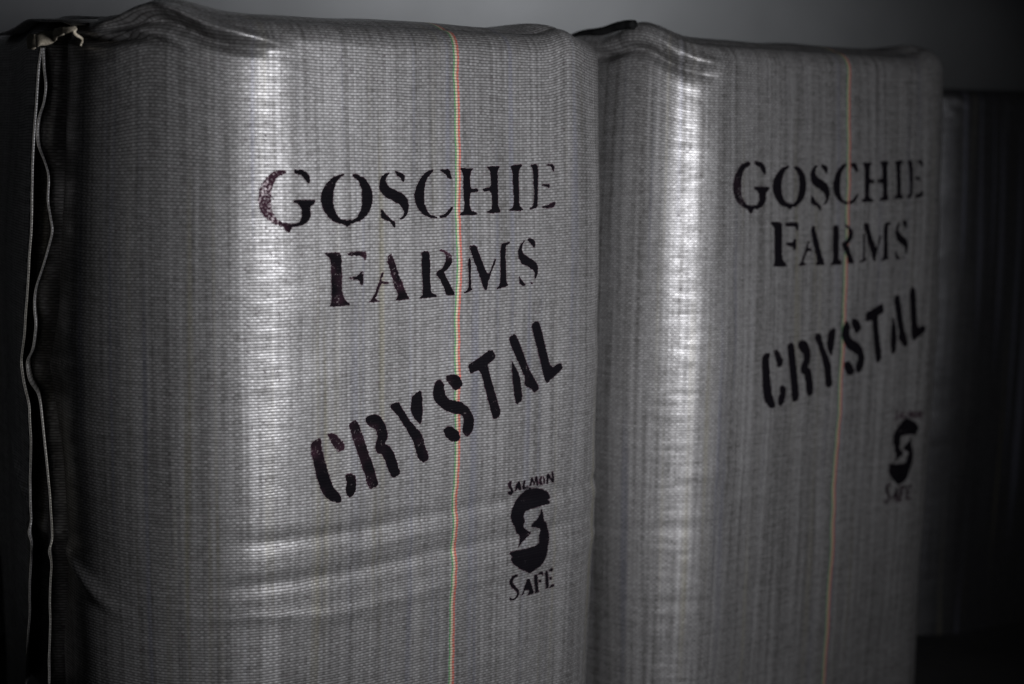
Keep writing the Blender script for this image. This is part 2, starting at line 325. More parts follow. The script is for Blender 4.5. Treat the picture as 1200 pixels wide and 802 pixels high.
        [(0.6114, 0.5719), (0.6194, 0.5720), (0.6164, 0.5664), (0.6208, 0.5575), (0.6242, 0.5513), (0.6188, 0.5450), (0.6110, 0.5488), (0.6112, 0.5536), (0.6171, 0.5508), (0.6153, 0.5565), (0.6097, 0.5655)],
        [(0.6245, 0.5519), (0.6311, 0.5695), (0.6359, 0.5699), (0.6412, 0.5532), (0.6353, 0.5522), (0.6323, 0.5584), (0.6291, 0.5530)],
        [(0.6416, 0.5531), (0.6448, 0.5702), (0.6493, 0.5706), (0.6474, 0.5565), (0.6562, 0.5581), (0.6551, 0.5528)],
        [(0.6575, 0.5579), (0.6616, 0.5725), (0.6657, 0.5730), (0.6689, 0.5615), (0.6711, 0.5736), (0.6757, 0.5741), (0.6793, 0.5558), (0.6747, 0.5557), (0.6729, 0.5660), (0.6692, 0.5564), (0.6646, 0.5671), (0.6617, 0.5567)],
        [(0.6829, 0.5721), (0.6879, 0.5728), (0.6855, 0.5678), (0.6861, 0.5603), (0.6894, 0.5558), (0.6843, 0.5558), (0.6802, 0.5617), (0.6800, 0.5685)],
        [(0.6888, 0.5727), (0.6931, 0.5682), (0.6943, 0.5592), (0.6912, 0.5555), (0.6899, 0.5612), (0.6897, 0.5672)],
        [(0.6975, 0.5561), (0.6969, 0.5744), (0.7024, 0.5757), (0.7109, 0.5628), (0.7092, 0.5782), (0.7136, 0.5783), (0.7162, 0.5553), (0.7112, 0.5570), (0.7017, 0.5684), (0.7019, 0.5555)],
    ],
    'tag_below': [
        [(0.6363, 0.3964), (0.6260, 0.3957), (0.6186, 0.3883), (0.6200, 0.3778), (0.6297, 0.3693), (0.6369, 0.3613), (0.6353, 0.3548), (0.6280, 0.3510), (0.6197, 0.3558), (0.6189, 0.3502), (0.6321, 0.3479), (0.6411, 0.3555), (0.6410, 0.3657), (0.6325, 0.3740), (0.6260, 0.3819), (0.6276, 0.3895), (0.6377, 0.3919)],
        [(0.6585, 0.3832), (0.6648, 0.3838), (0.6716, 0.3656), (0.6770, 0.3527), (0.6613, 0.3520), (0.6642, 0.3583), (0.6624, 0.3631), (0.6540, 0.3625), (0.6507, 0.3555), (0.6445, 0.3539), (0.6486, 0.3586), (0.6574, 0.3782)],
        [(0.6742, 0.3885), (0.6831, 0.3891), (0.6863, 0.3569), (0.6885, 0.3537), (0.6774, 0.3526), (0.6790, 0.3581)],
        [(0.6838, 0.3903), (0.6956, 0.3922), (0.6971, 0.3818), (0.6930, 0.3867), (0.6845, 0.3860)],
        [(0.6862, 0.3761), (0.6930, 0.3770), (0.6933, 0.3701), (0.6864, 0.3726)],
        [(0.7008, 0.3909), (0.7076, 0.3923), (0.7113, 0.3580), (0.7022, 0.3565), (0.7043, 0.3617)],
        [(0.7093, 0.3927), (0.7184, 0.3957), (0.7209, 0.3876), (0.7104, 0.3893)],
        [(0.7115, 0.3766), (0.7175, 0.3784), (0.7178, 0.3707), (0.7116, 0.3739)],
        [(0.7125, 0.3595), (0.7228, 0.3643), (0.7248, 0.3591), (0.7135, 0.3562)],
    ],
}
SEAM_STRAIGHT = [(-0.2871, 1.3184), (-0.2979, 1.2919), (-0.3014, 1.2405), (-0.3037, 1.1878), (-0.3041, 1.1530), (-0.3045, 1.1180), (-0.2979, 1.0120), (-0.3083, 0.9253), (-0.3264, 0.8365), (-0.3465, 0.7899), (-0.3322, 0.7594), (-0.3091, 0.7184), (-0.3082, 0.6624), (-0.3222, 0.5928), (-0.3203, 0.5035), (-0.3460, 0.4053), (-0.3514, 0.3346), (-0.3791, 0.2561), (-0.4038, 0.1974)]
SEAM_WAVY = [(-0.3014, 1.3183), (-0.2956, 1.2825), (-0.2843, 1.2579), (-0.2904, 1.2300), (-0.3077, 1.2058), (-0.3117, 1.1848), (-0.3056, 1.1600), (-0.2759, 1.1329), (-0.2602, 1.1124), (-0.2609, 1.0675), (-0.2402, 1.0208), (-0.2635, 0.9713), (-0.2971, 0.9201), (-0.3044, 0.8935), (-0.2957, 0.8610), (-0.3107, 0.8158), (-0.3406, 0.7901), (-0.3259, 0.7596), (-0.2899, 0.7424), (-0.2765, 0.7004), (-0.2707, 0.6350), (-0.2641, 0.5577), (-0.2640, 0.4907), (-0.2770, 0.4201), (-0.2833, 0.3277), (-0.2961, 0.2288)]
HEM = [(-0.3088, 1.3269), (-0.2885, 1.3276), (-0.2640, 1.3336), (-0.2182, 1.3409), (-0.1665, 1.3433), (-0.1519, 1.3447)]
LIP = [(-0.7292, 1.3592), (-0.5002, 1.3563), (-0.3109, 1.3598), (-0.2412, 1.3614), (-0.1964, 1.3531)]
TAIL = [(-0.1560, 1.3453), (-0.1592, 1.3340), (-0.1868, 1.3301), (-0.1521, 1.3187)]
BAND = [(-0.26, 1.356), (-0.20, 1.364), (-0.13, 1.366), (-0.078, 1.360)]

# ---------------------------------------------------------------- materials
class N:
    """tiny helper around a node tree"""
    def __init__(self, mat):
        mat.use_nodes = True
        self.t = mat.node_tree
        self.t.nodes.clear()

    def new(self, kind, **kw):
        n = self.t.nodes.new(kind)
        for k, v in kw.items():
            setattr(n, k, v)
        return n

    def put(self, sock, v):
        if isinstance(v, bpy.types.NodeSocket):
            self.t.links.new(v, sock)
        elif v is not None:
            sock.default_value = v

    def m(self, op, a, b=None, c=None, clamp=False):
        n = self.new('ShaderNodeMath', operation=op, use_clamp=clamp)
        for s, v in zip(n.inputs, (a, b, c)):
            self.put(s, v)
        return n.outputs[0]

    def ramp(self, x, a, b, lo=0.0, hi=1.0):
        n = self.new('ShaderNodeMapRange', interpolation_type='SMOOTHSTEP')
        for s, v in zip(n.inputs, (x, a, b, lo, hi)):
            self.put(s, v)
        return n.outputs[0]

    def mix(self, f, a, b, mode='MIX'):
        n = self.new('ShaderNodeMix', data_type='RGBA', blend_type=mode)
        self.put(n.inputs[0], f); self.put(n.inputs[6], a); self.put(n.inputs[7], b)
        return n.outputs[2]

    def noise(self, vec, scale=1.0, detail=2.0, rough=0.5):
        n = self.new('ShaderNodeTexNoise')
        self.put(n.inputs['Vector'], vec)
        n.inputs['Scale'].default_value = scale
        n.inputs['Detail'].default_value = detail
        n.inputs['Roughness'].default_value = rough
        return n.outputs['Fac']

    def xyz(self, x, y, z=0.0):
        n = self.new('ShaderNodeCombineXYZ')
        for s, v in zip(n.inputs, (x, y, z)):
            self.put(s, v)
        return n.outputs[0]


def woven_cloth(name, stripe_u, seed, streak=0.32, tapes=((0.095, 0.091, 0.087), (0.305, 0.297, 0.292)), dye=((0.034, 0.014, 0.022), (0.13, 0.055, 0.075))):
    """grey woven plastic cloth: plain weave of flat tapes, streaky warp, a three coloured stripe, ink"""
    mat = bpy.data.materials.new(name)
    g = N(mat)
    uv = g.new('ShaderNodeUVMap', uv_map='weave')
    sp = g.new('ShaderNodeSeparateXYZ')
    g.t.links.new(uv.outputs[0], sp.inputs[0])
    u, v = sp.outputs[0], sp.outputs[1]
    # threads wander a little
    wu = g.noise(g.xyz(g.m('MULTIPLY', u, 6.0), g.m('MULTIPLY', v, 5.0), seed), 1.0, 2.0)
    wv = g.noise(g.xyz(g.m('MULTIPLY', u, 7.0), g.m('MULTIPLY', v, 9.0), seed + 5), 1.0, 2.0)
    u2 = g.m('ADD', u, g.m('MULTIPLY', g.m('SUBTRACT', wu, 0.5), 0.010))
    v2 = g.m('ADD', v, g.m('MULTIPLY', g.m('SUBTRACT', wv, 0.5), 0.012))
    cu = g.m('DIVIDE', u2, 0.0050)
    cv = g.m('DIVIDE', v2, 0.0049)
    su = g.m('SINE', g.m('MULTIPLY', cu, math.pi))
    sv = g.m('SINE', g.m('MULTIPLY', cv, math.pi))
    q = g.m('MULTIPLY', su, sv)                                # sign says which tape is on top
    asv, asu = g.m('ABSOLUTE', sv), g.m('ABSOLUTE', su)
    h = g.m('ADD', g.m('MULTIPLY', g.m('POWER', asv, 0.8), 0.62), g.m('ADD', g.m('MULTIPLY', q, 0.11), g.m('MULTIPLY', asu, 0.06)))
    isweft = g.ramp(q, -0.35, 0.35)
    # colour of single tapes
    rowid = g.m('FLOOR', cv)
    colid = g.m('FLOOR', cu)
    rown = g.noise(g.xyz(g.m('MULTIPLY', rowid, 0.731), g.m('MULTIPLY', u, 11.0), seed + 1), 1.0, 1.0)
    coln = g.noise(g.xyz(g.m('MULTIPLY', colid, 0.637), g.m('MULTIPLY', v, 1.3), seed + 2), 1.0, 1.0)
    band = g.noise(g.xyz(g.m('MULTIPLY', u, 62.0), g.m('MULTIPLY', v, 0.8), seed + 3), 1.0, 3.0, 0.65)
    band2 = g.noise(g.xyz(g.m('MULTIPLY', u, 130.0), g.m('MULTIPLY', v, 2.2), seed + 4), 1.0, 1.0)
    blot = g.noise(g.xyz(g.m('MULTIPLY', u, 16.0), g.m('MULTIPLY', v, 55.0), seed + 6), 1.0, 3.0, 0.6)
    tone = g.m('ADD', g.m('MULTIPLY', g.m('ADD', 0.62 - 0.5 * streak, g.m('MULTIPLY', g.ramp(band, 0.30, 0.72), streak)), 0.60), g.m('MULTIPLY', g.ramp(band2, 0.3, 0.75), 0.40))
    tone = g.m('ADD', tone, g.m('MULTIPLY', g.m('SUBTRACT', coln, 0.5), 0.50))
    tone = g.m('ADD', tone, g.m('MULTIPLY', g.m('SUBTRACT', rown, 0.5), g.m('ADD', 0.30, g.m('MULTIPLY', isweft, 0.5))))
    tone = g.m('ADD', tone, g.m('MULTIPLY', g.m('SUBTRACT', blot, 0.5), 0.35))
    wn = g.new('ShaderNodeTexWhiteNoise', noise_dimensions='3D')
    g.put(wn.inputs['Vector'], g.xyz(g.m('FLOOR', g.m('MULTIPLY', cu, 0.5)), rowid, seed))
    wn2 = g.new('ShaderNodeTexWhiteNoise', noise_dimensions='3D')
    g.put(wn2.inputs['Vector'], g.xyz(colid, rowid, seed + 1.5))
    grain = g.m('ADD', g.m('MULTIPLY', wn.outputs['Value'], 0.5), g.m('MULTIPLY', wn2.outputs['Value'], 0.5))
    tone = g.m('ADD', tone, g.m('MULTIPLY', g.m('SUBTRACT', grain, 0.5), 0.50))
    tone = g.m('MAXIMUM', g.m('MINIMUM', tone, 1.2), 0.0)
    c = g.mix(tone, (*tapes[0], 1), (*tapes[1], 1))
    tint = g.noise(g.xyz(g.m('MULTIPLY', u, 38.0), g.m('MULTIPLY', v, 0.7), seed + 8), 1.0, 2.0)
    c = g.mix(g.ramp(tint, 0.58, 0.75), c, g.mix(0.5, c, (0.20, 0.18, 0.11, 1)))
    c = g.mix(g.ramp(tint, 0.42, 0.28), c, g.mix(0.4, c, (0.155, 0.16, 0.21, 1)))
    # the stripe: green, cream and red warp tapes
    du = g.m('SUBTRACT', u2, g.m('ADD', stripe_u, g.m('MULTIPLY', g.m('SUBTRACT', v, 1.0), 0.008)))

    jog = g.noise(g.xyz(seed, g.m('MULTIPLY', v, 17.0), 3.3), 1.0, 2.0)
    du = g.m('ADD', du, g.m('MULTIPLY', g.m('SUBTRACT', jog, 0.5), 0.008))

    def tape(a, b):
        return g.m('MULTIPLY', g.ramp(du, a - 0.0006, a + 0.0006), g.ramp(du, b + 0.0006, b - 0.0006))
    show = g.m('ADD', 0.62, g.m('MULTIPLY', g.m('SUBTRACT', 1.0, isweft), 0.38))
    c = g.mix(g.m('MULTIPLY', tape(-0.0063, -0.0030), show), c, (0.10, 0.31, 0.12, 1))
    c = g.mix(g.m('MULTIPLY', tape(-0.0032, 0.0012), show), c, (0.60, 0.52, 0.36, 1))
    c = g.mix(g.m('MULTIPLY', tape(0.0010, 0.0058), show), c, (0.54, 0.15, 0.11, 1))
    # between the tapes one looks into the dark packing
    gap = g.ramp(h, 0.10, 0.56)
    c = g.mix(gap, g.mix(0.22, (0.030, 0.027, 0.024, 1), c), c)
    c = g.mix(1.0, c, g.mix(g.m('ADD', 0.5, g.m('MULTIPLY', q, 0.5)), (0.87, 0.87, 0.87, 1), (1.13, 1.13, 1.13, 1)), 'MULTIPLY')
    # ink
    ink = g.new('ShaderNodeAttribute', attribute_name='ink').outputs['Fac']
    thr = g.noise(g.xyz(g.m('MULTIPLY', u, 260.0), g.m('MULTIPLY', v, 260.0), seed + 9), 1.0, 1.0)
    thr2 = g.noise(g.xyz(g.m('MULTIPLY', u, 60.0), g.m('MULTIPLY', v, 90.0), seed + 10), 1.0, 2.0)
    th = g.m('ADD', 0.10, g.m('ADD', g.m('MULTIPLY', g.ramp(thr, 0.32, 0.74), 0.45), g.m('MULTIPLY', g.ramp(thr2, 0.3, 0.7), 0.25)))
    cover = g.ramp(g.m('SUBTRACT', ink, th), -0.27, 0.09)
    inkcol = g.mix(g.ramp(ink, 0.42, 0.78), (*dye[0], 1), (0.0035, 0.003, 0.004, 1))
    c = g.mix(cover, c, inkcol)
    wash = g.m('MULTIPLY', g.ramp(ink, 0.25, 0.5), 0.45)
    c = g.mix(g.m('MULTIPLY', wash, g.m('SUBTRACT', 1.0, cover)), c, (*dye[1], 1))
    bs = g.new('ShaderNodeBsdfPrincipled')
    g.put(bs.inputs['Base Color'], c)
    g.put(bs.inputs['Metallic'], g.m('MULTIPLY', g.m('SUBTRACT', 1.0, cover), 0.52))
    rg = g.m('ADD', 0.465, g.m('MULTIPLY', g.m('SUBTRACT', rown, 0.5), -0.16))
    rg = g.m('ADD', rg, g.m('MULTIPLY', g.m('SUBTRACT', blot, 0.5), -0.25))
    g.put(bs.inputs['Roughness'], g.m('ADD', rg, g.m('MULTIPLY', cover, 0.22)))
    spec = g.m('MULTIPLY', g.m('ADD', 0.35, g.m('MULTIPLY', tone, 0.55)), gap)
    g.put(bs.inputs['Specular IOR Level'], g.m('MULTIPLY', spec, g.m('SUBTRACT', 1.0, g.m('MULTIPLY', cover, 0.95))))
    bp = g.new('ShaderNodeBump')
    bp.inputs['Strength'].default_value = 0.30
    bp.inputs['Distance'].default_value = 0.0013
    g.put(bp.inputs['Height'], g.m('ADD', h, g.m('MULTIPLY', blot, 0.5)))
    g.t.links.new(bp.outputs[0], bs.inputs['Normal'])
    out = g.new('ShaderNodeOutputMaterial')
    g.t.links.new(bs.outputs[0], out.inputs[0])
    return mat


def plain(name, c0, c1, scale, rough, bump=0.2, dist=0.002, detail=5.0, spec=0.3):
    mat = bpy.data.materials.new(name)
    g = N(mat)
    tc = g.new('ShaderNodeTexCoord')
    n = g.noise(tc.outputs['Object'], scale, detail, 0.6)
    bs = g.new('ShaderNodeBsdfPrincipled')
    g.put(bs.inputs['Base Color'], g.mix(g.ramp(n, 0.3, 0.7), (*c0, 1), (*c1, 1)))
    bs.inputs['Roughness'].default_value = rough
    bs.inputs['Specular IOR Level'].default_value = spec
    bp = g.new('ShaderNodeBump')
    bp.inputs['Strength'].default_value = bump
    bp.inputs['Distance'].default_value = dist
    g.put(bp.inputs['Height'], n)
    g.t.links.new(bp.outputs[0], bs.inputs['Normal'])
    out = g.new('ShaderNodeOutputMaterial')
    g.t.links.new(bs.outputs[0], out.inputs[0])
    return mat


M_WALL = plain('painted_wall', (0.17, 0.173, 0.176), (0.19, 0.193, 0.197), 3.0, 0.8)
M_FLOOR = plain('dark_concrete', (0.006, 0.006, 0.006), (0.012, 0.011, 0.011), 5.0, 0.85)
M_THREAD = plain('pale_selvedge', (0.12, 0.112, 0.10), (0.24, 0.225, 0.20), 300.0, 0.7)
M_HEM = plain('frayed_hem', (0.42, 0.36, 0.27), (0.72, 0.64, 0.50), 200.0, 0.85, 0.3, 0.002)
M_BLACK = plain('fold_shade_black', (0.004, 0.004, 0.004), (0.010, 0.010, 0.010), 60.0, 0.95, spec=0.05)  # black that stands for the shade inside an open fold


# ---------------------------------------------------------------- mesh helpers
def mesh_obj(name, verts, faces, mat, parent=None, uv=None, ink=None, smooth=True):
    me = bpy.data.meshes.new(name)
    verts = np.asarray(verts, np.float32).reshape(-1, 3)
    faces = np.asarray(faces, np.int32)
    k = faces.shape[1]
    me.vertices.add(len(verts)); me.vertices.foreach_set('co', verts.ravel())
    me.loops.add(faces.size); me.loops.foreach_set('vertex_index', faces.ravel())
    me.polygons.add(len(faces))
    me.polygons.foreach_set('loop_start', np.arange(len(faces), dtype=np.int32) * k)
    me.polygons.foreach_set('use_smooth', np.full(len(faces), smooth))
    if uv is not None:
        lay = me.uv_layers.new(name='weave')
        lay.data.foreach_set('uv', np.asarray(uv, np.float32).ravel())
    if ink is not None:
        a = me.attributes.new('ink', 'FLOAT', 'POINT')
        a.data.foreach_set('value', np.asarray(ink, np.float32))
    me.update(calc_edges=True)
    me.validate()
    me.materials.append(mat)
    o = bpy.data.objects.new(name, me)
    col.objects.link(o)
    if parent:
        o.parent = parent
        o.matrix_parent_inverse = parent.matrix_world.inverted()
    return o


def grid_faces(nr, nc, wrap=False):
    r = np.arange(nr - 1)[:, None]
    c = np.arange(nc if wrap else nc - 1)[None, :]
    c2 = (c + 1) % nc
    return np.stack([r * nc + c, r * nc + c2, (r + 1) * nc + c2, (r + 1) * nc + c], -1).reshape(-1, 4)


def tube(pts, rad, n=8):
    """verts, faces of a closed tube through points; rad scalar or per point (optionally (r1, r2))"""
    P = np.asarray(pts, float)
    T = np.gradient(P, axis=0)
    T /= np.linalg.norm(T, axis=1)[:, None]
    ref = np.array([0.3, -0.9, 0.32])
    A = np.cross(T, ref); A /= np.linalg.norm(A, axis=1)[:, None]
    Bn = np.cross(T, A)
    rad = np.broadcast_to(np.asarray(rad, float), (len(P),))
    a = np.arange(n) * 2 * math.pi / n
    V = (P[:, None] + rad[:, None, None] * (np.cos(a)[None, :, None] * A[:, None] + np.sin(a)[None, :, None] * Bn[:, None]))
    V = V.reshape(-1, 3)
    F = grid_faces(len(P), n, True)
    V = np.concatenate([V, P[:1], P[-1:]])
    i0, i1 = len(V) - 2, len(V) - 1
    k = np.arange(n); k2 = (k + 1) % n
    c0 = np.stack([np.full(n, i0), k2, k, np.full(n, i0)], -1)
    b = (len(P) - 1) * n
    c1 = np.stack([np.full(n, i1), b + k, b + k2, np.full(n, i1)], -1)
    return V, F, np.concatenate([c0, c1])[:, :3]


def tubes_obj(name, list_of, mat, parent):
    Vs, Fs, n = [], [], 0
    for pts, r in list_of:
        V, F, C = tube(pts, r)
        tri = np.concatenate([F[:, [0, 1, 2]], F[:, [0, 2, 3]], C])
        Vs.append(V); Fs.append(tri + n); n += len(V)
    return mesh_obj(name, np.concatenate(Vs), np.concatenate(Fs), mat, parent)


def resample(path, step):
    P = np.asarray(path, float)
    d = np.concatenate([[0], np.cumsum(np.linalg.norm(np.diff(P, axis=0), axis=1))])
    t = np.linspace(0, d[-1], max(4, int(d[-1] / step)))
    # smooth Catmull-Rom style interpolation
    out = np.stack([np.interp(t, d, P[:, k]) for k in range(P.shape[1])], -1)
    for _ in range(3):
        out[1:-1] = 0.25 * out[:-2] + 0.5 * out[1:-1] + 0.25 * out[2:]
    return out


# ---------------------------------------------------------------- the bales
def build_cover(B, mat, parent):
    s = np.concatenate([np.arange(B.s0 - 0.70, 1.06, 0.004),
                        np.linspace(1.06, B.s0 - 0.70 + B.P, 60)[:-1]])
    nc = len(s)
    zb = -0.09
    t_lo = np.arange(0.0, 0.90, 0.0035)
    t = np.concatenate([t_lo, np.linspace(0.90, 1.0, 64)])
    rt = B.rim(s)
    rows, vv = [], []
    for k in t:
        z = zb + k * (B.H - rt - zb)
        rows.append(B.side(s, z)); vv.append(z)
    u, b, nu, nb = B.base(s)
    nrim = 16
    for k in range(1, nrim + 1):
        a = k / nrim * math.pi / 2
        v = B.H - rt + rt * a
        d = B.bulge(s, v) - rt * (1 - math.cos(a))
        z = B.H - rt + rt * math.sin(a) + B.lift(s)
        rows.append(B.world(u + nu * d, b + nb * d, z)); vv.append(v)
    # top: rings shrinking to the middle, softly domed
    d1 = B.bulge(s, B.H - rt + rt * math.pi / 2) - rt
    ue, be, ze = u + nu * d1, b + nb * d1, B.H + B.lift(s)
    uc, bc = (B.u0 + B.u1) / 2, B.D / 2
    ring_uv = []
    ks = [0.015, 0.035, 0.06, 0.09, 0.125, 0.17, 0.23, 0.31, 0.42, 0.55, 0.7, 0.85, 0.96]
    tu, tb = [ue], [be]
    for k in ks:
        uu, bb = ue + (uc - ue) * k, be + (bc - be) * k
        w = math.exp(-(k / 0.16) ** 2)
        z = B.H + (ze - B.H) * w + 0.016 * (1 - math.exp(-k / 0.06)) * B.dome
        z = z + 0.006 * (1 - w) * vnoise(uu * 9.0, bb * 9.0, B.seed + 21)
        rows.append(B.world(uu, bb, z)); tu.append(uu); tb.append(bb)
    nside = len(t) + nrim
    V = np.concatenate(rows)
    F = grid_faces(len(rows), nc, True)
    # close the top
    V = np.concatenate([V, V[-nc:].mean(0)[None]])
    k = np.arange(nc)
    base = (len(rows) - 1) * nc
    cap = np.stack([base + k, base + (k + 1) % nc, np.full(nc, len(V) - 1)], -1)
    # uv: sides (s, v); top (u, b) continued over the front edge
    s2 = np.concatenate([s, [s[0] + B.P]])
    vv = [np.broadcast_to(np.asarray(x, float), (nc,)) for x in vv]
    uvs = []
    for r in range(len(rows) - 1):
        c = np.arange(nc); c2 = (c + 1) % nc
        if r < nside - 1:
            a0 = np.stack([s2[:-1], vv[r]], -1); a1 = np.stack([s2[1:], vv[r][c2]], -1)
            a2 = np.stack([s2[1:], vv[r + 1][c2]], -1); a3 = np.stack([s2[:-1], vv[r + 1]], -1)
        else:
            q = r - (nside - 1)
            def top(i, cc):
                return np.stack([tu[i][cc] - (B.u0 + B.rfl) + B.s_f0,
                                 B.H - 0.055 + 0.055 * math.pi / 2 + tb[i][cc] - 0.055], -1)
            a0, a1, a2, a3 = top(q, c), top(q, c2), top(q + 1, c2), top(q + 1, c)
        uvs.append(np.stack([a0, a1, a2, a3], 1))
    uvs = np.concatenate(uvs).reshape(-1, 2)
    tri = np.concatenate([F[:, [0, 1, 2]], F[:, [0, 2, 3]], cap])
    uq = uvs.reshape(-1, 4, 2)
    capuv = np.zeros((nc, 3, 2)) + 1.0
    uvt = np.concatenate([uq[:, [0, 1, 2]], uq[:, [0, 2, 3]], capuv])
    return mesh_obj('woven_cover', V, tri, mat, parent, uv=uvt.reshape(-1, 2))


def inside(poly, X, Y):
    P = np.asarray(poly)
    r = np.zeros(X.shape, bool)
    j = len(P) - 1
    for i in range(len(P)):
        (xi, yi), (xj, yj) = P[i], P[j]
        if yi != yj:
            r ^= ((yi > Y) != (yj > Y)) & (X < (xj - xi) * (Y - yi) / (yj - yi) + xi)
        j = i
    return r


def rounded(poly):
    """one round of corner cutting so that traced outlines run smoothly"""
    P = np.asarray(poly, float)
    Q = np.roll(P, -1, axis=0)
    return np.stack([0.82 * P + 0.18 * Q, 0.18 * P + 0.82 * Q], 1).reshape(-1, 2)


STEP, SUB = 0.0010, 3



def build_print(B, name, polys, warp, strength, mat, parent, label=None, bold=1.6):
    """ink printed on the cloth: a skin of cloth 0.6 mm above the cover, with the amount of ink per vertex"""
    polys = [rounded([warp(p) for p in poly]) for poly in polys]
    al = np.concatenate(polys)
    lo, hi = al.min(0) - 0.004, al.max(0) + 0.004
    xs, ys = np.arange(lo[0], hi[0], STEP), np.arange(lo[1], hi[1], STEP)
    pad = 3
    fx = lo[0] - pad * STEP + (np.arange((len(xs) + 2 * pad) * SUB) + 0.5) * STEP / SUB
    fy = lo[1] - pad * STEP + (np.arange((len(ys) + 2 * pad) * SUB) + 0.5) * STEP / SUB
    X, Y = np.meshgrid(fx, fy, indexing='ij')
    # ragged edge of sprayed stencil ink
    X2 = X + 0.0007 * vnoise(X * 420, Y * 420, 5) + 0.0005 * vnoise(X * 150, Y * 150, 6)
    Y2 = Y + 0.0007 * vnoise(X * 420, Y * 420, 7) + 0.0005 * vnoise(X * 150, Y * 150, 8)
    cov = np.zeros(X.shape, bool)
    for p in polys:
        cov |= inside(p, X2, Y2)
    cov = cov.astype(float)
    cs = np.cumsum(np.cumsum(np.pad(cov, ((1, 0), (1, 0))), 0), 1)
    hw = 2 * SUB if bold > 2 else SUB                       # heavier ink bleeds further
    ix = (np.arange(len(xs)) + pad) * SUB; iy = (np.arange(len(ys)) + pad) * SUB
    def box(a, b):
        return cs[np.ix_(ix + b, iy + b)] - cs[np.ix_(ix - a, iy + b)] - cs[np.ix_(ix + b, iy - a)] + cs[np.ix_(ix - a, iy - a)]
    cv = box(hw, hw) / (4 * hw * hw)
    XX, YY = np.meshgrid(xs, ys, indexing='ij')
    fx_, fy_ = (XX - lo[0]) / (hi[0] - lo[0]), (YY - lo[1]) / (hi[1] - lo[1])
    ink = np.minimum(1.0, cv * bold) * np.clip(strength(fx_, fy_) + 0.10 * vnoise(XX * 60, YY * 60, 31 + len(name)), 0.05, 1.0)
    keep = cv > 0.01
    cell = keep[:-1, :-1] | keep[1:, :-1] | keep[:-1, 1:] | keep[1:, 1:]
    ny = len(ys)
    i, j = np.nonzero(cell)
    q = np.stack([i * ny + j, (i + 1) * ny + j, (i + 1) * ny + j + 1, i * ny + j + 1], -1)
    used, inv = np.unique(q, return_inverse=True)
    q = inv.reshape(q.shape)
    sx, sy = XX.ravel()[used], YY.ravel()[used]
    V = B.side(sx, sy, 0.0006)
    o = mesh_obj(name, V, q, mat, parent, uv=np.stack([sx[q], sy[q]], -1), ink=ink.ravel()[used])
    if label:
        o['label'] = label
    return o


def thing(name, label, cat, loc, group=None):
    o = bpy.data.objects.new(name, None)
    o.empty_display_size = 0.1
    o.location = loc
    col.objects.link(o)
    o['label'] = label
    o['category'] = cat
    if group:
        o['group'] = group
    bpy.context.view_layer.update()
    return o


def similarity(p0, p1, q0, q1):
    a = complex(*p1) - complex(*p0)
    m = (complex(*q1) - complex(*q0)) / a
    def f(p):
        r = complex(*q0) + m * (complex(*p) - complex(*p0))
        return (r.real, r.imag)
    return f


same = lambda p: p
flat = lambda v: (lambda x, y: v + 0 * x)
NAME1 = {'g': lambda x, y: 0.48 + 0.34 * sstep(0.2, 0.75, x), 'o': lambda x, y: 0.76 + 0.14 * x, 's': flat(0.88), 'c': flat(0.92),
         'h': flat(0.92), 'i': flat(0.93), 'e': lambda x, y: 0.92 - 0.18 * x}
NAME2 = {'f': lambda x, y: 0.74 - 0.08 * x, 'a': lambda x, y: 0.64 + 0.10 * x, 'r': lambda x, y: 0.92 - 0.38 * sstep(0.5, 1.0, y) * (0.4 + x),
         'm': lambda x, y: 0.92 - 0.3 * sstep(0.65, 1.0, y) * (1 - x), 's_small': flat(0.93)}
VARIETY = {'C': lambda x, y: 0.62 + 0.18 * sstep(0.9, 0.1, y), 'R': lambda x, y: 0.68 + 0.14 * x, 'Y': flat(0.79), 'S': flat(0.80),
           'T': flat(0.82), 'A': flat(0.82), 'L': flat(0.86)}


def add_prints(B, mat, root, w_name, w_name2, w_var, w_emb, gain, tag_strength, pale_g, bold=1.6):
    for k, f in NAME1.items():
        build_print(B, 'stencil_letter', GLYPHS[k], w_name, (lambda x, y, f=f: f(x, y) + gain + (0.5 * gain if k == 'g' else 0)), mat, root,
                    pale_g if k == 'g' else None, bold)
    for k, f in NAME2.items():
        build_print(B, 'stencil_letter', GLYPHS[k], w_name2, (lambda x, y, f=f: f(x, y) + gain), mat, root, None, bold)
    for k, f in VARIETY.items():
        build_print(B, 'slanted_letter', GLYPHS[k], w_var, (lambda x, y, f=f: f(x, y) + gain), mat, root, None, bold)
    build_print(B, 'emblem', GLYPHS['emblem'], w_emb, flat(0.84), mat, root, None, bold)
    build_print(B, 'emblem_word', GLYPHS['tag_above'], w_emb, flat(tag_strength), mat, root, None, bold)
    build_print(B, 'emblem_word', GLYPHS['tag_below'], w_emb, flat(tag_strength + 0.12), mat, root, None, bold)


def fin(B, path, off0, off1, thick, name, mat, parent):
    """an upright lip of cloth along a path on the cover"""
    p = resample(path, 0.006)
    wob = 0.001 * vnoise(p[:, 1] * 40, p[:, 1] * 0, B.seed + 60)
    back, e = 0.055, wob * 0.5
    a = B.side(p[:, 0] - back - thick, p[:, 1], off0, False); b = B.side(p[:, 0] - thick, p[:, 1], off1 + e, False)
    c = B.side(p[:, 0] + thick, p[:, 1], off1 - 0.002 + e, False); d = B.side(p[:, 0] - back + thick, p[:, 1], off0 - 0.002, False)
    V = np.stack([a, b, c, d], 1).reshape(-1, 3)
    F = grid_faces(len(p), 4, True)
    uv = np.stack([np.tile(np.array([0, off1, off1 + 0.003, 2 * off1]), len(p)), np.repeat(p[:, 1], 4)], -1)
    return mesh_obj(name, V, F, mat, parent, uv=uv[F.ravel()]), p, wob


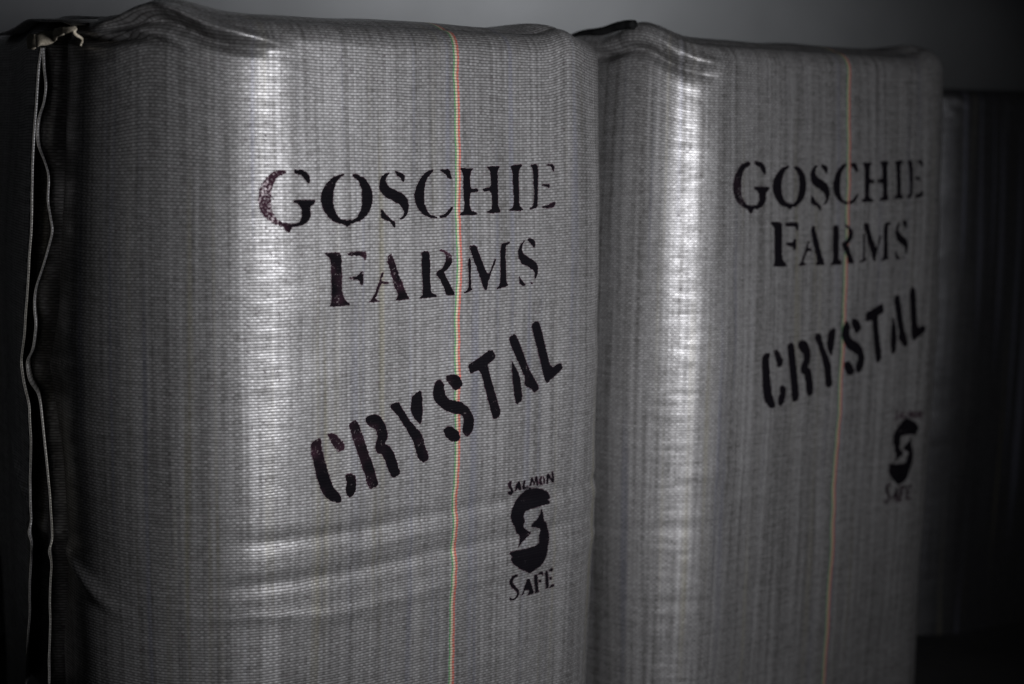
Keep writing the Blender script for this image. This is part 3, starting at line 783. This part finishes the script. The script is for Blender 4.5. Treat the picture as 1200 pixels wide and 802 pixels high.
def main():
    cloths = [woven_cloth('woven_cloth', 0.500, 3.0), woven_cloth('woven_cloth_second', 0.462, 23.0, 0.75, dye=((0.022, 0.011, 0.016), (0.09, 0.065, 0.075))), woven_cloth('woven_cloth_shaded', 0.47, 41.0, 0.1, ((0.012, 0.012, 0.013), (0.034, 0.035, 0.038)))]  # third: darker copy of the cloth, the bale's shade is in its tape colours
    labels = ['large nearest grey woven bale, sharply in focus, with a stitched seam down its left side',
              'second grey woven bale, standing just behind the nearest one, its print slightly blurred',
              'bale at the far right edge of the view, blurred, its deep shade put into the cloth colour']
    roots = []
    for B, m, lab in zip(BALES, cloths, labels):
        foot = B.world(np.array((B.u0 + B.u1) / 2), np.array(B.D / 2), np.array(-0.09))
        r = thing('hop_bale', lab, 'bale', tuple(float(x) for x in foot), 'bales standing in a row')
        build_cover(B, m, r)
        roots.append(r)
    add_prints(BALES[0], cloths[0], roots[0], same, same, same, same, 0.0, 0.78,
               'faded reddish letter G, its left curve worn thin')
    w1 = lambda p: (p[0] + 0.006 - 0.009 * (p[0] - 0.28) - 0.085 * max(0.0, 0.27 - p[0]), p[1] + 0.0086 - 0.011 * (p[0] - 0.28))
    w2 = lambda p: (p[0] - 0.007, p[1] + 0.025 - 0.045 * (p[0] - 0.25))
    wv = similarity((0.2616, 0.5783), (0.6674, 0.8583), (0.2481, 0.6438), (0.6872, 0.867))
    we = similarity((0.656, 0.5581), (0.6599, 0.3957), (0.6898, 0.5806), (0.6684, 0.4325))
    add_prints(BALES[1], cloths[1], roots[1], w1, w2, wv, we, 0.18, 0.50, None, 2.6)

    # the sewn edge down the left side of the nearest bale
    B, r, m = BALES[0], roots[0], cloths[0]
    for path, offs, nm in ((SEAM_STRAIGHT, (0.001, 0.022), 'seam_lip'), (SEAM_WAVY, (-0.010, 0.014), 'seam_lip')):
        lip, p, wob = fin(B, path, offs[0], offs[1], 0.0012, nm, m, r)
        pts = B.side(p[:, 0], p[:, 1], offs[1] + wob * 0.5 + 0.0006, False)
        tubes_obj('selvedge', [(pts, 0.0005)], M_THREAD, lip)
    p = resample(SEAM_STRAIGHT, 0.002)                       # one running stitch dipping in and out of the lip
    k = np.arange(len(p))
    off = 0.0178 + 0.0022 * np.sin(k * 0.55 + 1.5 * vnoise(k * 0.05, k * 0.0, 9))
    tubes_obj('stitching', [(B.side(p[:, 0] - 0.013, p[:, 1], off, False), 0.0005)], M_THREAD, r)
    # frayed hem and the turned-over flap above the seam
    hp = resample(HEM, 0.004)
    hb = B.side(hp[:, 0], hp[:, 1], 0.034, False)
    n = len(hb)
    tt = np.linspace(0, 1, n)
    rad = 0.0105 * (1 - tt) ** 0.6 + 0.0025
    V = []
    for k in range(n):
        for a in np.linspace(0, 2 * math.pi, 10)[:-1]:
            rr = rad[k] * (1 + 0.10 * math.sin(5 * a + k * 0.7))
            V.append(hb[k] + np.array([0.5 * rr * math.cos(a), -0.5 * rr * math.cos(a), rr * math.sin(a)]))
    F = grid_faces(n, 9, True)
    hem = mesh_obj('frayed_hem', np.array(V), np.concatenate([F[:, [0, 1, 2]], F[:, [0, 2, 3]]]), M_HEM, r)
    tl = resample(TAIL, 0.003)
    tubes_obj('loose_thread', [(B.side(tl[:, 0], tl[:, 1], 0.030, False), np.linspace(0.0026, 0.0014, len(tl)))], M_HEM, hem)
    lp = resample(LIP, 0.006)
    n = len(lp)
    sag = 0.004 * np.sin(np.linspace(0, 7, n))
    f0 = B.side(lp[:, 0], lp[:, 1], 0.010 + sag, False)
    f1 = B.side(lp[:, 0], lp[:, 1] + 0.004, -0.060, False)
    up = np.array([0, 0, 0.0035])
    V = np.stack([f0, f0 + up, f1 + up, f1], 1).reshape(-1, 3)
    F = grid_faces(n, 4, True)
    uvv = np.stack([np.tile([0, 0.004, 0.07, 0.074], n), np.repeat(np.arange(n) * 0.006, 4)], -1)
    mesh_obj('turned_flap', V, F, m, r, uv=uvv[F.ravel()])
    # black tube painted as the shade in the second bale's open corner fold
    B, r = BALES[1], roots[1]
    bp = resample(BAND, 0.006)
    c0 = B.side(bp[:, 0], bp[:, 1], 0.0)
    V, F, C = tube(c0, np.interp(np.linspace(0, 1, len(c0)), [0, 0.5, 0.9, 1], [0.003, 0.008, 0.009, 0.009]), 10)
    mesh_obj('corner_fold_shade', V, np.concatenate([F[:, [0, 1, 2]], F[:, [0, 2, 3]], C]), M_BLACK, r)

    # floor and the wall behind
    def box(name, u0, u1, b0, b1, z0, z1, mat):
        c = np.array([[u, b, z] for z in (z0, z1) for u, b in ((u0, b0), (u1, b0), (u1, b1), (u0, b1))])
        V = ROW0 + c[:, :1] * FD + c[:, 1:2] * BD + c[:, 2:] * np.array([0, 0, 1.0])
        F = [[0, 3, 2, 1], [4, 5, 6, 7], [0, 1, 5, 4], [1, 2, 6, 5], [2, 3, 7, 6], [3, 0, 4, 7]]
        o = mesh_obj(name, V, np.array(F), mat, smooth=False)
        o['kind'] = 'structure'
        return o
    box('floor', -4.0, 6.5, -4.5, 2.0, -0.10, 0.0, M_FLOOR)
    box('wall', -4.0, 6.5, 1.62, 1.75, 0.003, 3.2, M_WALL)


main()
